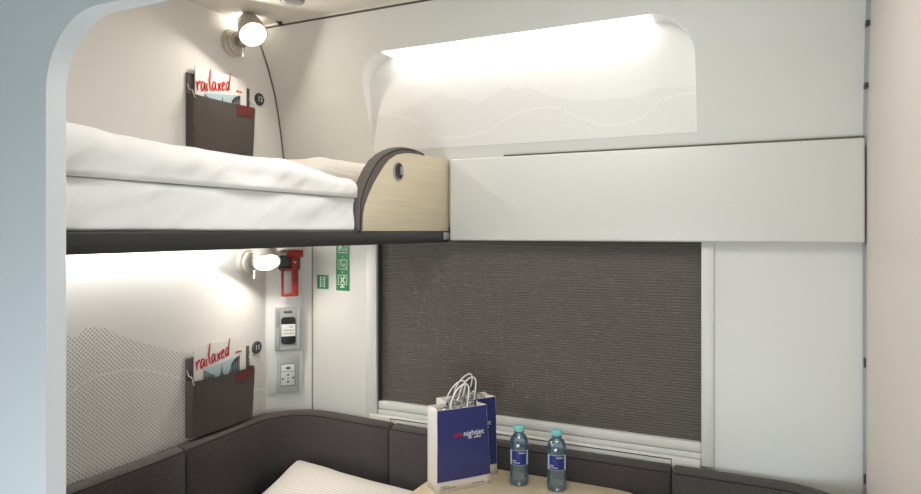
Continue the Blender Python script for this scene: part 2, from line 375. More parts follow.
# ---------------------------------------------------------------- compartment window, blind, sill
b = MB()
for x0, z0, x1, z1 in ((WX0, WZ0-.01, WX1, WZ0+.02), (WX0, -.02, WX1, .02), (WX0, WZ0, WX0+.03, .02), (WX1-.03, WZ0, WX1, .02)): b.box((x0, YB+.04, z0), (x1, YB+.07, z1))
w1 = struct('window_1', b, M_ALU)
put('pane', MB().box((WX0+.03, YB+.055, WZ0+.02), (WX1-.03, YB+.06, -.02)), M_GLASS, w1)
b = MB().box((WX0-.03, YB-.010, -.70), (WX1-.001, YB+.03, -.652), .004)
sill = put('window_sill', b, M_ALU, w1)
put('sill_slot', MB().box((-1.235, YB-.0112, -.6605), (-.285, YB-.009, -.6580)), M_BLACK, sill)
put('sill_joint', MB().box((-1.236, YB-.0112, -.69), (-1.234, YB-.009, -.658)).box((-.286, YB-.0112, -.69), (-.284, YB-.009, -.658)), M_SEAM, sill)
bl = thing('window_blind', 'dark grey pleated blind drawn down over the whole window', 'blind', (-.745, YB+.018, -.63))
PL = [(YB+.0205 + .0016*math.cos(math.pi*i/2), -.615 + .0022*i) for i in range(286)]
b = MB()
b.rings([[(x, y, z) for y, z in PL] for x in (WX0+.006, WX1-.003)], cap=False, closed=False)
cl = put('pleated_cloth', b, M_BLIND, bl, ang=179); 
rail = put('bottom_rail', MB().box((WX0+.003, YB+.001, -.633), (WX1-.001, YB+.024, -.605), .004), M_ALU, bl)
put('grip_groove', MB().box((WX0+.004, YB+.003, -.6355), (WX1-.002, YB+.020, -.6325)), M_GREYMETAL, rail)
put('guide_channel', MB().box((WX0+.001, YB+.001, -.651), (WX1-.001, YB+.025, -.635), .002), M_ALU, bl)
put('side_guide', MB().box((WX0+.0005, YB+.004, -.65), (WX0+.006, YB+.026, .015)), M_DARK, bl)
put('side_guide', MB().box((WX1-.004, YB+.012, -.65), (WX1-.0005, YB+.026, .015)), M_DARK, bl)

# ---------------------------------------------------------------- sofa
SZ0, SZ1, ST = -1.03, -.671, .05
sofa = thing('corner_sofa', 'charcoal wool corner sofa running round the window and side walls', 'sofa', (-1.35, 1.3, ZF))
def sofa_path():
    r = .21
    pts = [(XL+.003, .66), (XL+.003, 1.02), (XL+.003, 1.513)]
    return pts
def rise(x, y):
    d = math.hypot(x-(XL+.06), y-(YB-.06)); return .011*max(0, 1-(d/.62)**2)**2
def strip(path, n0, top=SZ1):
    """padded back section: path is the wall side, (x, y, nx, ny) with the normal into the room"""
    b = MB(); rings = []
    prof = []
    for (d, z) in [(0, SZ0), (ST-.012, SZ0), (ST, SZ0+.012), (ST, top-.020), (ST-.002, top-.010), (ST-.010, top-.005), (ST-.018, top-.002), (.006, top), (0, top-.004)]: prof.append((d, z))
    for i, (x, y, nx, ny) in enumerate(path):
        e = .0
        if i == 0 or i == len(path)-1: e = .005
        rings.append([(x+nx*max(0, d-(e if d > .02 else 0)), y+ny*max(0, d-(e if d > .02 else 0)), z+(rise(x, y)-e if z > -.8 else 0)) for d, z in prof])
    b.rings(rings); return b
def welt(path, top=SZ1):
    return MB().tube([(x+nx*(ST-.003), y+ny*(ST-.003), top-.011+rise(x, y)) for x, y, nx, ny in path], .0022, 6)
W0 = XL + .002; W1 = YB - .013
def line(p, q, n, k=6): return [(p[0]+(q[0]-p[0])*i/k, p[1]+(q[1]-p[1])*i/k, n[0], n[1]) for i in range(k+1)]
def ends(P, e=.006):  # short end steps for the soft corners
    a, c = P[0], P[1]; d = Vector((c[0]-a[0], c[1]-a[1])).normalized()*e
    f, g = P[-1], P[-2]; h_ = Vector((g[0]-f[0], g[1]-f[1])).normalized()*e
    return [a, (a[0]+d.x, a[1]+d.y, a[2], a[3])] + P[1:-1] + [(f[0]+h_.x, f[1]+h_.y, f[2], f[3]), f]
rc = .21
cx, cy = W0+rc, W1-rc
corner = line((W0, 1.478), (W0, cy), (1, 0), 3) + [(cx+rc*math.cos(R(a)), cy+rc*math.sin(R(a)), -math.cos(R(a)), -math.sin(R(a))) for a in range(172, 89, -8)] + line((cx, W1), (-1.214, W1), (0, -1), 3)[1:]
cx2 = XR-.002-rc
corner2 = line((-.277, W1), (cx2, W1), (0, -1), 3) + [(cx2+rc*math.cos(R(a)), cy+rc*math.sin(R(a)), -math.cos(R(a)), -math.sin(R(a))) for a in range(82, -1, -8)] + line((XR-.002, cy), (XR-.002, .68), (-1, 0), 3)
for P in (line((W0, .66), (W0, 1.473), (1, 0)), corner, line((-1.209, W1), (-.282, W1), (0, -1)), corner2):
    P = ends(P)
    s = put('back_cushion', strip(P, 0), M_SOFA, sofa, ang=50)
    put('welt', welt(P[1:-1]), M_PIPE, s)
put('seat_cushion', MB().box((XL+.06, .70, -1.09), (-1.03, 1.90, -1.015), .02, 3), M_SOFA, sofa)
put('seat_base', MB().box((XL+.03, .70, ZF), (-1.06, 1.85, -1.09), .005), mat('sofa plinth', '#8c8a86', .5), sofa)

# ---------------------------------------------------------------- upper bunk
bunk = thing('upper_bunk', 'upper folding bunk with black frame and beech end guard', 'bunk bed', (-1.35, 1.3, -.036))
put('bed_frame', MB().box((-1.03, .65, -.0375), (-1.0, 1.984, -.0005), .004), M_BLACKF, bunk)
put('bed_base', MB().box((XL+.004, .65, -.011), (-1.03, 1.972, .0), .003), mat('bunk underside', '#b9b7b2', .5), bunk)
put('hinge_bracket', MB().box((-1.0, 1.938, -.028), (-.9965, 1.978, -.004), .001).box((-.9965, 1.956, -.020), (-.994, 1.978, -.010), .001), M_GREYMETAL, bunk)
wood = [(1.4663,.0),(1.4668,.02),(1.471,.0464),(1.482,.073),(1.4994,.101),(1.522,.131),(1.5487,.1589),(1.577,.186),(1.6058,.2071),(1.645,.224),(1.6925,.2335),(1.73,.2372),(1.7729,.2385),(1.8435,.238),(1.92,.2385),(1.981,.2395),(1.981,.0)]
g = put('guard_panel', MB().prism(wood, 0, -1.022, -1.0, .0015), M_WOODR, bunk)
lt = put('latch', MB().lathe([(.0265,0),(.0265,.004),(.0235,.005)], (-1.0, 1.651, .1735), (1,0,0), 32), M_GREYMETAL, g)
put('latch_recess', MB().lathe([(.0228,0),(.0225,.0062)], (-1.0, 1.651, .1735), (1,0,0), 32), M_BLACK, lt)
put('latch_lever', MB().box((-.9945, 1.654, .163), (-.9905, 1.669, .187), .002), M_GREYMETAL, lt)
outer = [(1.4525,.0005),(1.4535,.045),(1.4571,.087),(1.470,.116),(1.488,.1419),(1.511,.170),(1.5366,.1948),(1.570,.215),(1.6058,.2298),(1.635,.239),(1.6662,.2455),(1.705,.2485),(1.7453,.2485),(1.785,.2455),(1.812,.2405)]
inner = [(1.812,.233),(1.7729,.234),(1.73,.2325),(1.6925,.229),(1.645,.2195),(1.6058,.2025),(1.577,.181),(1.5487,.154),(1.522,.126),(1.4994,.096),(1.482,.068),(1.475,.0464),(1.472,.02),(1.472,.0005)]
pd = put('guard_bumper', MB().prism(outer+inner, 0, -1.028, -.9985, .005, 3), M_PAD, bunk)
put('bumper_seam', MB().tube([(-.9985, y+.005, z-.006) for y, z in outer[:-2]], .0020, 6), mat('seam black', '#2b2826', .8), pd)
put('light_strip', MB().box((XL+.022, .68, -.024), (XL+.044, 1.68, -.0115), .001), M_STRIP2, bunk)
# mattress with its sheet
def section(xb, xf, zb, zt, rl, ru):
    """rounded-rectangle section in (x, z): back, bottom, front (dense), top; rl / ru are the lower and upper front radii"""
    P = [(xb, zb + (zt-zb)*k/4) for k in range(4, -1, -1)] + [(xb + (xf-rl-xb)*k/10, zb) for k in range(1, 11)]
    P += [(xf-rl + rl*math.sin(R(90*k/6)), zb+rl - rl*math.cos(R(90*k/6))) for k in range(1, 7)]
    P += [(xf, zb+rl + (zt-ru-zb-rl)*k/14) for k in range(1, 15)]
    P += [(xf-ru + ru*math.cos(R(90*k/8)), zt-ru + ru*math.sin(R(90*k/8))) for k in range(1, 9)]
    P += [(xf-ru + (xb-xf+ru)*k/24, zt) for k in range(1, 24)]
    return P
def soft_slab(y0, y1, xb, xf, zb, zt, amp, seed, nu=120):
    """mattress under a pulled sheet: rounded section, shallow slanting creases"""
    b = MB(); rr_ = .008; ys = [y0 + (y1-rr_-y0)*i/nu for i in range(nu+1)] + [y1-rr_+rr_*math.sin(R(90*i/5)) for i in range(1, 6)]
    def ring(y):
        t = max(0, (y-y1+rr_)/rr_); e = rr_*(1-math.sqrt(max(0, 1-t*t))); out = []
        for x, z in section(xb, xf-e, zb, zt-e*.6, .006, .006):
            k = noise.noise(Vector((y*5, z*10, seed))) + .55*noise.noise(Vector((y*9-z*16, z*14+y*4, seed+3))) + .25*noise.noise(Vector((y*26-z*30, z*22, seed+7)))
            w_ = max(0, min(1, (x-xf+.06)/.06)) * min(1, max(0, (zt-z)/.012))
            out.append((x + amp*k*w_, y, z))
        return out
    return b.rings([ring(y) for y in ys])
put_m = put('mattress', soft_slab(.638, 1.4515, XL+.02, -1.006, .0005, .0865, .008, 2.3), M_SHEET2, None, ang=75)
tag(put_m, 'white sheeted mattress lying on the upper bunk under the duvet', 'mattress')
# duvet: a soft slab folded along its front edge
def duvet():
    b = MB(); nu = 120; y0, y1 = .640, 1.452
    def top(y):
        k = max(0, min(1, (y-1.16)/.31)); k = k*k*(3-2*k)
        return .152 - .034*k + .005*math.sin(y*9+1.2) + .007*math.exp(-((y-1.05)/.17)**2) + (.008 if y < .75 else 0)*(.75-y)/.09
    def ring(y):
        t = max(0, (y-y1+.03)/.03); e = math.sqrt(max(.02, 1-t*t)); zb = .0873; zt = zb + (top(y)-zb)*max(.3, e); xf = -.992-.012*(1-e); pts = []
        for x, z in section(XL+.025, xf, zb, zt, min(.010, (zt-zb)*.3), min(.034, (zt-zb)*.5)):
            v = (z-zb)/(zt-zb); n_ = noise.noise(Vector((x*5, y*6, z*4)))
            n3 = noise.noise(Vector((y*8-z*14, z*18+y*5, 11))) + .4*noise.noise(Vector((y*24-z*30, z*26, x*6)))
            w_ = max(0, min(1, (x-xf+.09)/.09))
            pts.append((x + .008*n3*w_, y, z + v*(.007*n_ + .012*max(0, 1-((x+1.2)/.35)**2)*e) + .002*n3*v))
        return pts
    ys = [y0 + (y1-.03-y0)*i/nu for i in range(nu+1)] + [y1-.03+.03*math.sin(R(90*i/7)) for i in range(1, 8)]
    return b.rings([ring(y) for y in ys])
tag(put('duvet', duvet(), M_SHEET, None, ang=70), 'white folded duvet spread along the upper bunk mattress', 'duvet')
def pillow(L, W, T, seed=0, n=40, pinch=.09):
    b = MB(); vs = {}
    def surf(sgn):
        def f(u, v):
            a, c = 2*u-1, 2*v-1
            ea, ec = 1-abs(a)**2.6, 1-abs(c)**2.6
            t = (max(0, ea)*max(0, ec))**.5
            x = a*L/2*(1-pinch*(1-c*c)); y = c*W/2*(1-pinch*(1-a*a))
            z = sgn*T/2*t + .006*noise.noise(Vector((a*2.5+seed, c*2.5, sgn)))*t*2
            return (x, y, z)
        return f
    b.grid(surf(1), n, n); b.grid(surf(-1), n, n)
    return b.mesh('pillow', M_PILLOW, weld=1e-4, ang=80)
def free(name, me, loc, rot, label, cat):
    o = bpy.data.objects.new(name, me); C.objects.link(o); o.location = loc; o.rotation_euler = rot; return tag(o, label, cat)
p1 = free('pillow', pillow(.40, .56, .135, 1), (-1.345, 1.715, .158), (R(2), R(-3), 0), 'white ribbed pillow on the upper bunk behind the beech guard', 'pillow')
p2 = free('pillow', pillow(.60, .43, .13, 5), (-1.31, 1.715, -.915), (R(17), R(3), R(-2)), 'cream ribbed pillow on the sofa seat in the corner by the table', 'pillow')
put('zip', MB().tube([(.305, -.06 + .01*i, .004) for i in range(18)], .0018, 6), M_BLACK, p2, local=True)

# ---------------------------------------------------------------- reading lamps
def reading_lamp(label, wall, front, axis, pin):
    t = thing('reading_lamp', label, 'lamp', wall, 0, 'reading lamps on the left wall'); wl = Vector(wall)
    rel = lambda p: Vector(p) - wl
    put('wall_rosette', MB().lathe([(.048,0),(.048,.013),(.045,.017),(.038,.017),(.038,.026),(.035,.030)], (.0005,0,0), (1,0,0), 40), M_SATIN, t, True)
    put('screw', MB().lathe([(.0035,0),(.003,.003)], (.016, .020, -.030), (1,0,0), 12), M_DARK, t, True)
    a = Vector(axis).normalized(); F = rel(front); Bk = F - a*.082
    put('knuckle', MB().cyl((.02,0,0), tuple(Bk + a*.03), .013).lathe([(.004,-.018),(.016,-.016),(.018,0),(.016,.016),(.004,.018)], tuple(Vector((.036,.004,.002))), (0,1,0), 20), M_SATIN2, t, True)
    sh = put('shade', MB().lathe([(.002,-.012),(.022,-.011),(.032,-.005),(.0375,.010),(.0405,.030),(.044,.055),(.047,.078),(.0480,.082),(.0440,.0835),(.0375,.079)], Bk, a, 40, cap=False), M_SATIN, t, True)
    put('lens', MB().lathe([(.0368,0),(.0368,.002)], F - a*.0055, a, 40), M_LENS_HOT, sh, True)
    ld = bpy.data.lights.new('reading_lamp_light', 'AREA'); ld.shape = 'DISK'; ld.size = .07; ld.energy = 1.75; ld.color = (1, .92, .81)
    lo = bpy.data.objects.new('bulb_light', ld); C.objects.link(lo); lo.parent = sh; lo.location = F - a*.0025; lo.rotation_euler = (-a).to_track_quat('Z', 'Y').to_euler()
    put('back_glow', MB().lathe([(.0235,-.0115),(.031,-.0070)], Bk - a*.0008, a, 40, cap=False), M_GLOW, sh, True)
    put('switch_lever', MB().cyl(Vector(pin)-wl, Vector(pin)-wl+Vector((0,0,-.026)), .0028), M_PAPER, t, True)
    return t
reading_lamp('lit satin wall lamp above the upper bunk, its disc facing the room', (XL, 1.713, .647), (-1.585, 1.690, .655), (.60,-.33,-.73), (-1.640, 1.700, .618))
reading_lamp('lit satin wall lamp under the bunk, tilted down beside the red hammer', (XL, 1.779, -.1113), (-1.605, 1.777, -.1095), (.53,-.38,-.76), (-1.640, 1.752, -.138))

# ---------------------------------------------------------------- wall pockets, magazines, berth numbers (front faces -y, turned to face +x)
def wallthing(name, label, cat, y, z, group=None, x=XL):
    return thing(name, label, cat, (x, y, z), R(90), group)
def pocket(label, y, z):
    # origin at bottom left of the pocket, x along the wall, y into the wall
    t = wallthing('magazine_pocket', label, 'pocket', y, z, 'felt pockets on the left wall'); wd, hf, hb = .278, .182, .252
    put('back_panel', MB().box((0, -.006, 0), (wd, -.001, hb), .0025), M_FELT, t, True)
    def front(u, v):
        x = u*wd; bulge = math.sin(math.pi*min(1, max(0, u)))**.6
        d = .020 + .012*v + .010*bulge*(1-v*.6) ; zz = v*hf - .004*bulge*v
        return (x + (.006 if u < .01 else 0), -d, zz)
    b = MB(); b.grid(front, 16, 8)
    b.grid(lambda u, v: tuple(Vector(front(u, v)) + Vector((0, .004, 0))), 16, 8)
    for u in (0, 1): b.grid(lambda s_, v, u=u: (front(u, v)[0]*(1-s_) + u*wd*s_, front(u, v)[1]*(1-s_) - .003*s_, front(u, v)[2]), 2, 8)
    b.grid(lambda u, s_: tuple(Vector(front(u, 0))*(1-s_) + Vector((u*wd, -.003, 0))*s_), 16, 2)
    fp = put('pouch', b, M_FELT, t, True, ang=60, weld=1e-4)
    b = MB(); b.grid(lambda u, v: tuple(Vector(front(.66+.29*u, .80+.20*v)) + Vector((0, -.0015, .0005))), 6, 3)
    put('leather_tab', b, M_TAG, fp, True)
    for x in (.004, wd-.003):
        put('wire_loop', MB().tube([(x, -.004, hb-.035), (x+.001, -.012, hb-.055), (x, -.026, hf+.012), (x-.001, -.034, hf-.003), (x+.001, -.036, hf-.012)], .0015, 8), M_WIRE, t, True)
    return t
# freehand title letters as (x, z) strokes, x advances along the page
STROKES = [
    [(0,2.6),(.25,1.6),(.35,.2)], [(.3,1.3),(.6,2.2),(1.0,2.5),(1.15,2.0)],                                   # r
    [(2.35,2.2),(1.8,2.4),(1.45,1.3),(1.7,.2),(2.2,.9),(2.5,2.2)], [(2.5,2.2),(2.45,1.0),(2.8,.1)],           # a
    [(3.2,2.1),(3.1,1.0),(3.4,.0)], [(3.4,2.9),(3.5,3.05)],                                                   # i
    [(4.3,5.6),(4.0,3.4),(4.05,1.2),(4.4,.1)],                                                               # l
    [(5.7,2.2),(5.2,2.4),(4.8,1.3),(5.1,.3),(5.6,1.0),(5.85,2.2)], [(5.85,2.2),(5.8,1.0),(6.15,.2)],          # a
    [(6.5,2.2),(7.0,1.2),(7.5,.2)], [(7.5,2.3),(7.0,1.1),(6.5,.0)],                                           # x
    [(7.9,1.2),(8.6,1.7),(8.5,2.3),(8.05,2.0),(7.9,1.0),(8.2,.3),(8.8,.7)],                                   # e
    [(10.1,2.1),(9.6,2.3),(9.2,1.3),(9.5,.3),(10.0,1.0),(10.3,2.6),(10.6,4.6)], [(10.3,2.6),(10.1,1.0),(10.3,.2)]]  # d
def smooth(pts, k=5):
    P = [Vector(p) for p in pts]; out = []
    for i in range(len(P)-1):
        a, b_, c, d = P[max(i-1,0)], P[i], P[i+1], P[min(i+2,len(P)-1)]
        for j in range(k):
            t = j/k; out.append(.5*((2*b_)+(c-a)*t+(2*a-5*b_+4*c-d)*t*t+(3*b_-a-3*c+d)*t**3))
    return out + [P[-1]]
def ribbon(b, pts, w_, yf, flat=1):
    n = len(pts); row = []
    for i, p in enumerate(pts):
        d = (pts[min(i+1,n-1)] - pts[max(i-1,0)]).normalized(); s_ = Vector((-d.y, d.x))*w_*(.55+.45*math.sin(math.pi*(i+.5)/n))
        row.append([(p.x+s_.x, yf, p.y+s_.y), (p.x-s_.x, yf, p.y-s_.y)])
    b.rings(row, cap=False, closed=False)
M_SKY = mat('photo print sky', '#b9cdd3', .45); M_BLD = mat('photo print dark houses', '#3c4649', .45); M_BLD2 = mat('photo print grey houses', '#7f8d90', .45); M_SPIRE = mat('photo print tower', '#5d6b6c', .45)
def magazine(label, y, z):
    # origin bottom left; 225 x 282 mm
    t = wallthing('magazine', label, 'magazine', y, z, 'magazines in the wall pockets', XL+.0085); W_, H_ = .226, .272
    put('pages', MB().box((.001, -.0045, .001), (W_-.001, -.0005, H_-.001)), M_PAPER, t, True)
    cv = put('cover', MB().box((0, -.0055, 0), (W_, -.0045, H_)), M_PAPER, t, True)
    b = MB(); yf = -.0060; px0, px1, pz0, pz1 = .036, .196, .03, .212
    b.mi = 0; b.poly([(px0,yf,pz0),(px1,yf,pz0),(px1,yf,pz1),(px0,yf,pz1-.02)])
    f = -.0063
    b.mi = 2; b.poly([(px0,f,pz0),(.085,f,pz0),(.085,f,.165),(.068,f,.172),(.052,f,.182),(px0,f,.190)])
    b.mi = 1; b.poly([(px1,f,pz0),(px1,f,pz1),(.172,f,.203),(.158,f,.190),(.150,f,.165),(.140,f,.15),(.14,f,pz0)])
    b.mi = 3; b.poly([(.088,f,pz0),(.132,f,pz0),(.128,f,.155),(.119,f,.166),(.114,f,.198),(.109,f,.166),(.100,f,.155),(.088,f,.15)])
    b.mi = 2
    g_ = -.0066
    for i in range(4): b.poly([(.152+.011*i,g_,.125),(.157+.011*i,g_,.125),(.162+.011*i,g_,.18+.006*i),(.157+.011*i,g_,.18+.006*i)])
    for i in range(3): b.mi = 1; b.poly([(.042+.013*i,g_,.13),(.047+.013*i,g_,.13),(.047+.013*i,g_,.165),(.042+.013*i,g_,.168)])
    put('cover_photo', b, [M_SKY, M_BLD, M_BLD2, M_SPIRE], cv, True, smooth=False, recalc=False)
    b = MB(); k = .0133
    for st in STROKES:
        P = [Vector((.004 + x*k*1.03, .190 + zq*k*.98 + x*k*.20)) for x, zq in st]
        ribbon(b, smooth([(p.x, p.y, 0) for p in P]) if 0 else smooth(P), .0031, -.0072)
    put('title_lettering', b, M_INKR, cv, True, smooth=False, recalc=False)
    b = MB()
    for i in range(5): b.box((.176+.006*i, -.0068, .222), (.1805+.006*i, -.006, .226+.002*(i % 2)))
    put('small_print', b, M_INKR, cv, True)['kind'] = 'stuff'
    return t
def berth(label, txt, y, z):
    t = wallthing('berth_number', label, 'sign', y, z)
    put('disc', MB().lathe([(.0225,0),(.0225,.004),(.021,.006)], (0,0,0), (0,-1,0), 36), M_DARK, t, True)
    put('numeral', text_mesh('numeral', txt, .026, M_INKW), None, t, True).location = (0, -.0067, 0)
    return t
pocket('charcoal felt pocket above the upper bunk, lower edge hidden by the duvet', 1.516, .253)
pocket('charcoal felt pocket on the dotted wall above the sofa', 1.514, -.658)
magazine('white magazine with red handwritten title in the pocket over the upper bunk', 1.543, .258)
magazine('white magazine with red handwritten title in the pocket over the sofa', 1.540, -.642)
berth('round dark plate numbered 12 beside the upper pocket', '12', 1.846, .477)
berth('round dark plate numbered 11 beside the lower pocket', '11', 1.833, -.4195)

# ---------------------------------------------------------------- service column
CO = (-1.6545, 1.9295)
def colthing(name, label, cat, x, z, d=0):
    c = math.sqrt(.5); return thing(name, label, cat, (CO[0]+c*x+c*d, CO[1]+c*x-c*d, z), R(45))
t = colthing('service_panel', 'white raised plate on the corner column carrying hammer, handset and socket', 'panel', 0, -.594)
put('plate', MB().box((-.063, -.0075, 0), (.063, -.0005, .548), .002), M_WHITE, t, True)
PD = .0075
t = colthing('emergency_hammer', 'red emergency hammer in its dark holder under the bunk', 'hammer', 0, -.239, PD)
put('holder', MB().box((-.026, -.022, .092), (.052, -.0005, .170), .012, 4), M_DARK, t, True)
hd = put('head', MB().cyl((.002,-.036,.156), (.060,-.036,.156), .0135), M_RED, t, True)
put('steel_tip', MB().cyl((.002,-.036,.156), (-.022,-.036,.156), .007, .007).cyl((-.022,-.036,.156), (-.040,-.036,.160), .007, .002), M_SATIN2, hd, True)
h_ = put('handle', MB().box((.020,-.042,0), (.043,-.022,.150), .004).box((-.017,-.040,0), (.022,-.024,.010), .003).box((-.017,-.040,0), (-.009,-.024,.104), .003).box((-.017,-.040,.096), (.022,-.024,.104), .003), M_RED, t, True)
b = MB()
for i in range(8): b.box((.022,-.0435,.014+.011*i), (.041,-.041,.019+.011*i), .001)
put('grip_ribs', b, mat('dark red rubber', '#8e1c14', .6), h_, True)
put('screw', MB().lathe([(.004,0),(.0035,.002)], (.031,-.042,.125), (0,-1,0), 12), M_ALU, h_, True)
t = colthing('call_handset', 'grey wall unit with black slot and white label between hammer and socket', 'wall unit', .0097, -.441, PD)
put('housing', MB().box((-.0477,-.012,0), (.0477,-.0005,.1605), .004), M_PLATE, t, True)
put('raised_rim', MB().box((-.046,-.0165,.004), (-.031,-.011,.084), .002).box((.031,-.0165,.004), (.046,-.011,.084), .002).box((-.046,-.0165,.092), (-.033,-.011,.156), .002).box((.033,-.0165,.092), (.046,-.011,.156), .002).box((-.032,-.0145,.003), (.032,-.011,.016), .002), M_PLATE, t, True)
rr = arc(.015,.113,.011,0,90,6)+arc(-.015,.113,.011,90,180,6)+arc(-.015,.035,.011,180,270,6)+arc(.015,.035,.011,270,360,6)
sl = put('slot', MB().prism(rr, 1, -.0150, -.0115, .0005), M_BLACK, t, True)
lb = put('paper_label', MB().box((-.025,-.0160,.054), (.025,-.0148,.098)), M_PAPER, sl, True)
b = MB()
for z_, x0, x1 in ((.064,-.018,.017), (.076,-.018,.019), (.088,.004,.016)):
    xx = x0
    while xx < x1: b.box((xx,-.0163,z_-.0018), (xx+.0035,-.0158,z_+.0018)); xx += .0048
put('small_print', b, M_INKG, sl, True)['kind'] = 'stuff'
b = MB()
for i, x in enumerate((-.011,-.001,.009)): b.lathe([(.0048,0),(.0048,.001)], (x, -.0118, .142), (0,-1,0), 14)
put('symbols', b, M_DARK, t, True)
t = colthing('power_socket', 'pale grey power socket with USB port, lowest on the corner column', 'socket', .0087, -.597, PD)
put('frame', MB().box((-.0397,-.010,0), (.0397,-.0005,.132), .004), M_PLATE, t, True)
ins = put('insert', MB().box((-.025,-.0125,.028), (.024,-.0095,.106), .0015), M_PLATE2, t, True)
put('usb_port', MB().box((-.007,-.0132,.089), (.008,-.0122,.096)), M_BLACK, ins, True)
put('insert_joint', MB().box((-.025,-.0130,.080), (.024,-.0122,.0812)).box((-.0262,-.0118,.026), (-.025,-.0098,.107)).box((.024,-.0118,.026), (.0252,-.0098,.107)).box((-.025,-.0118,.0262), (.024,-.0098,.0275)).box((-.025,-.0118,.1065), (.024,-.0098,.1078)), M_DARK, ins, True)
b = MB()
for z_ in (.042,.0545,.067): b.lathe([(.0036 if z_ != .0545 else .0024,0),(.0036 if z_ != .0545 else .0024,.001)], (0,-.0122,z_), (0,-1,0), 12)
put('contact_holes', b, M_BLACK, ins, True)
put('earth_clip', MB().box((-.022,-.0135,.050), (-.015,-.012,.056)), M_DARK, ins, True)
put('earth_clip', MB().box((.015,-.0135,.053), (.022,-.012,.059)), M_DARK, ins, True)

# ---------------------------------------------------------------- green signs on the panel left of the window
t = thing('ladder_sign', 'small green sign with white ladder, left of the window', 'sign', (-1.5357, YB, -.2155))
put('plate', MB().box((-.0255,-.0025,0), (.0255,-.0003,.052), .0005), M_GREEN, t, True)
b = MB().box((-.011,-.0035,.006), (-.008,-.0024,.047)).box((.008,-.0035,.006), (.011,-.0024,.047))
for i in range(5): b.box((-.008,-.0035,.009+.008*i), (.008,-.0024,.0115+.008*i))
put('ladder_symbol', b, M_SIGNW, t, True)
t = thing('escape_sign', 'tall green sign strip with three white pictograms, left of the window', 'sign', (-1.4452, YB, -.2187))
put('plate', MB().box((-.029,-.0025,0), (.029,-.0003,.200), .0005), M_GREEN, t, True)
def frame(b, x0, x1, z0, z1, w_=.0022):
    for q in ((x0,z0,x1,z0+w_),(x0,z1-w_,x1,z1),(x0,z0,x0+w_,z1),(x1-w_,z0,x1,z1)): b.box((q[0],-.0035,q[1]), (q[2],-.0024,q[3]))
def bar(b, x0, z0, x1, z1, w_=.0022):
    d = Vector((x1-x0, z1-z0)).normalized()*w_*.5; n_ = Vector((-d.y, d.x))
    b.poly([(x0+n_.x,-.0034,z0+n_.y),(x0-n_.x,-.0034,z0-n_.y),(x1-n_.x,-.0034,z1-n_.y),(x1+n_.x,-.0034,z1+n_.y)])
def tri(b, pts): b.poly([(x,-.0033,z) for x, z in pts])
for k, z0 in enumerate((.022, .078, .138)):
    b = MB(); frame(b, -.020, .020, z0, z0+.036)
    if k == 2: tri(b, [(-.014,z0+.006),(.002,z0+.030),(-.014,z0+.030)]); bar(b, -.006, z0+.008, .014, z0+.027); bar(b, .004, z0+.007, .015, z0+.018)
    if k == 1: bar(b, -.012, z0+.006, -.008, z0+.026); bar(b, -.008, z0+.026, .002, z0+.008); bar(b, .002, z0+.008, .008, z0+.024); bar(b, .008, z0+.024, .013, z0+.006); bar(b, -.014, z0+.028, .0, z0+.031)
    if k == 0:
        bar(b, -.008, z0+.028, .010, z0+.006, .005); bar(b, .010, z0+.028, -.008, z0+.008, .005); bar(b, 0, z0+.004, 0, z0-.010, .006); bar(b, -.009, z0-.008, .009, z0-.008, .005)
        tri(b, [(.004,z0+.024),(.011,z0+.024),(.011,z0+.031),(.004,z0+.031)])
    put('pictogram', b, M_SIGNW, t, True)
    put('step_numeral', text_mesh('step_numeral', str(3-k), .010, M_SIGNW), None, t, True).location = (0, -.0028, z0+.045)

# ---------------------------------------------------------------- ceiling fitting, hook
t = thing('ceiling_spotlight', 'short round grey spotlight housing on the ceiling above the bunk', 'ceiling light', (-1.345, 1.60, ZC))
put('housing', MB().lathe([(.038,0),(.038,-.030),(.035,-.035),(.029,-.036)], (0,0,0), (0,0,1), 36), mat('grey lamp housing', '#8f8b84', .4, .3), t, True)
put('cover', MB().lathe([(.029,-.0362),(.026,-.038)], (0,0,0), (0,0,1), 36), M_PLATE, t, True)
t = thing('ceiling_lamp', 'flush square ceiling lamp over the middle of the compartment', 'ceiling light', (-.45, 1.15, ZC))
put('frame', MB().box((-.27,-.27,-.012), (.27,-.25,0)).box((-.27,.25,-.012), (.27,.27,0)).box((-.27,-.25,-.012), (-.25,.25,0)).box((.25,-.25,-.012), (.27,.25,0)), M_ALU, t, True)
tag(put('coat_hook', MB().box((-1.586, 1.812, .720), (-1.576, 1.8235, .7345), .002).tube([(-1.581,1.814,.730), (-1.581,1.802,.727), (-1.581,1.798,.733)], .002, 8), M_DARK), 'tiny dark hook on the seam between ceiling and window wall', 'hook')

# ---------------------------------------------------------------- table and what stands on it
TZ = -.75
t = thing('window_table', 'pale beech table with rounded corner fixed below the window', 'table', (-.6, 1.6, ZF))
out = [(-.957, 1.20), (-.957, 1.934)] + [(-.45+.2*math.cos(R(a)), 1.734+.2*math.sin(R(a))) for a in range(90, -1, -9)] + [(-.25, 1.25), (-.30, 1.20)]
put('tabletop', MB().prism(out, 2, TZ-.022, TZ, .003), M_WOODT, t)
put('pedestal', MB().box((-.66, 1.58, ZF+.02), (-.60, 1.66, TZ-.022), .004), M_GREYMETAL, t)
put('foot_plate', MB().box((-.76, 1.48, ZF), (-.50, 1.76, ZF+.02), .004), M_GREYMETAL, t)

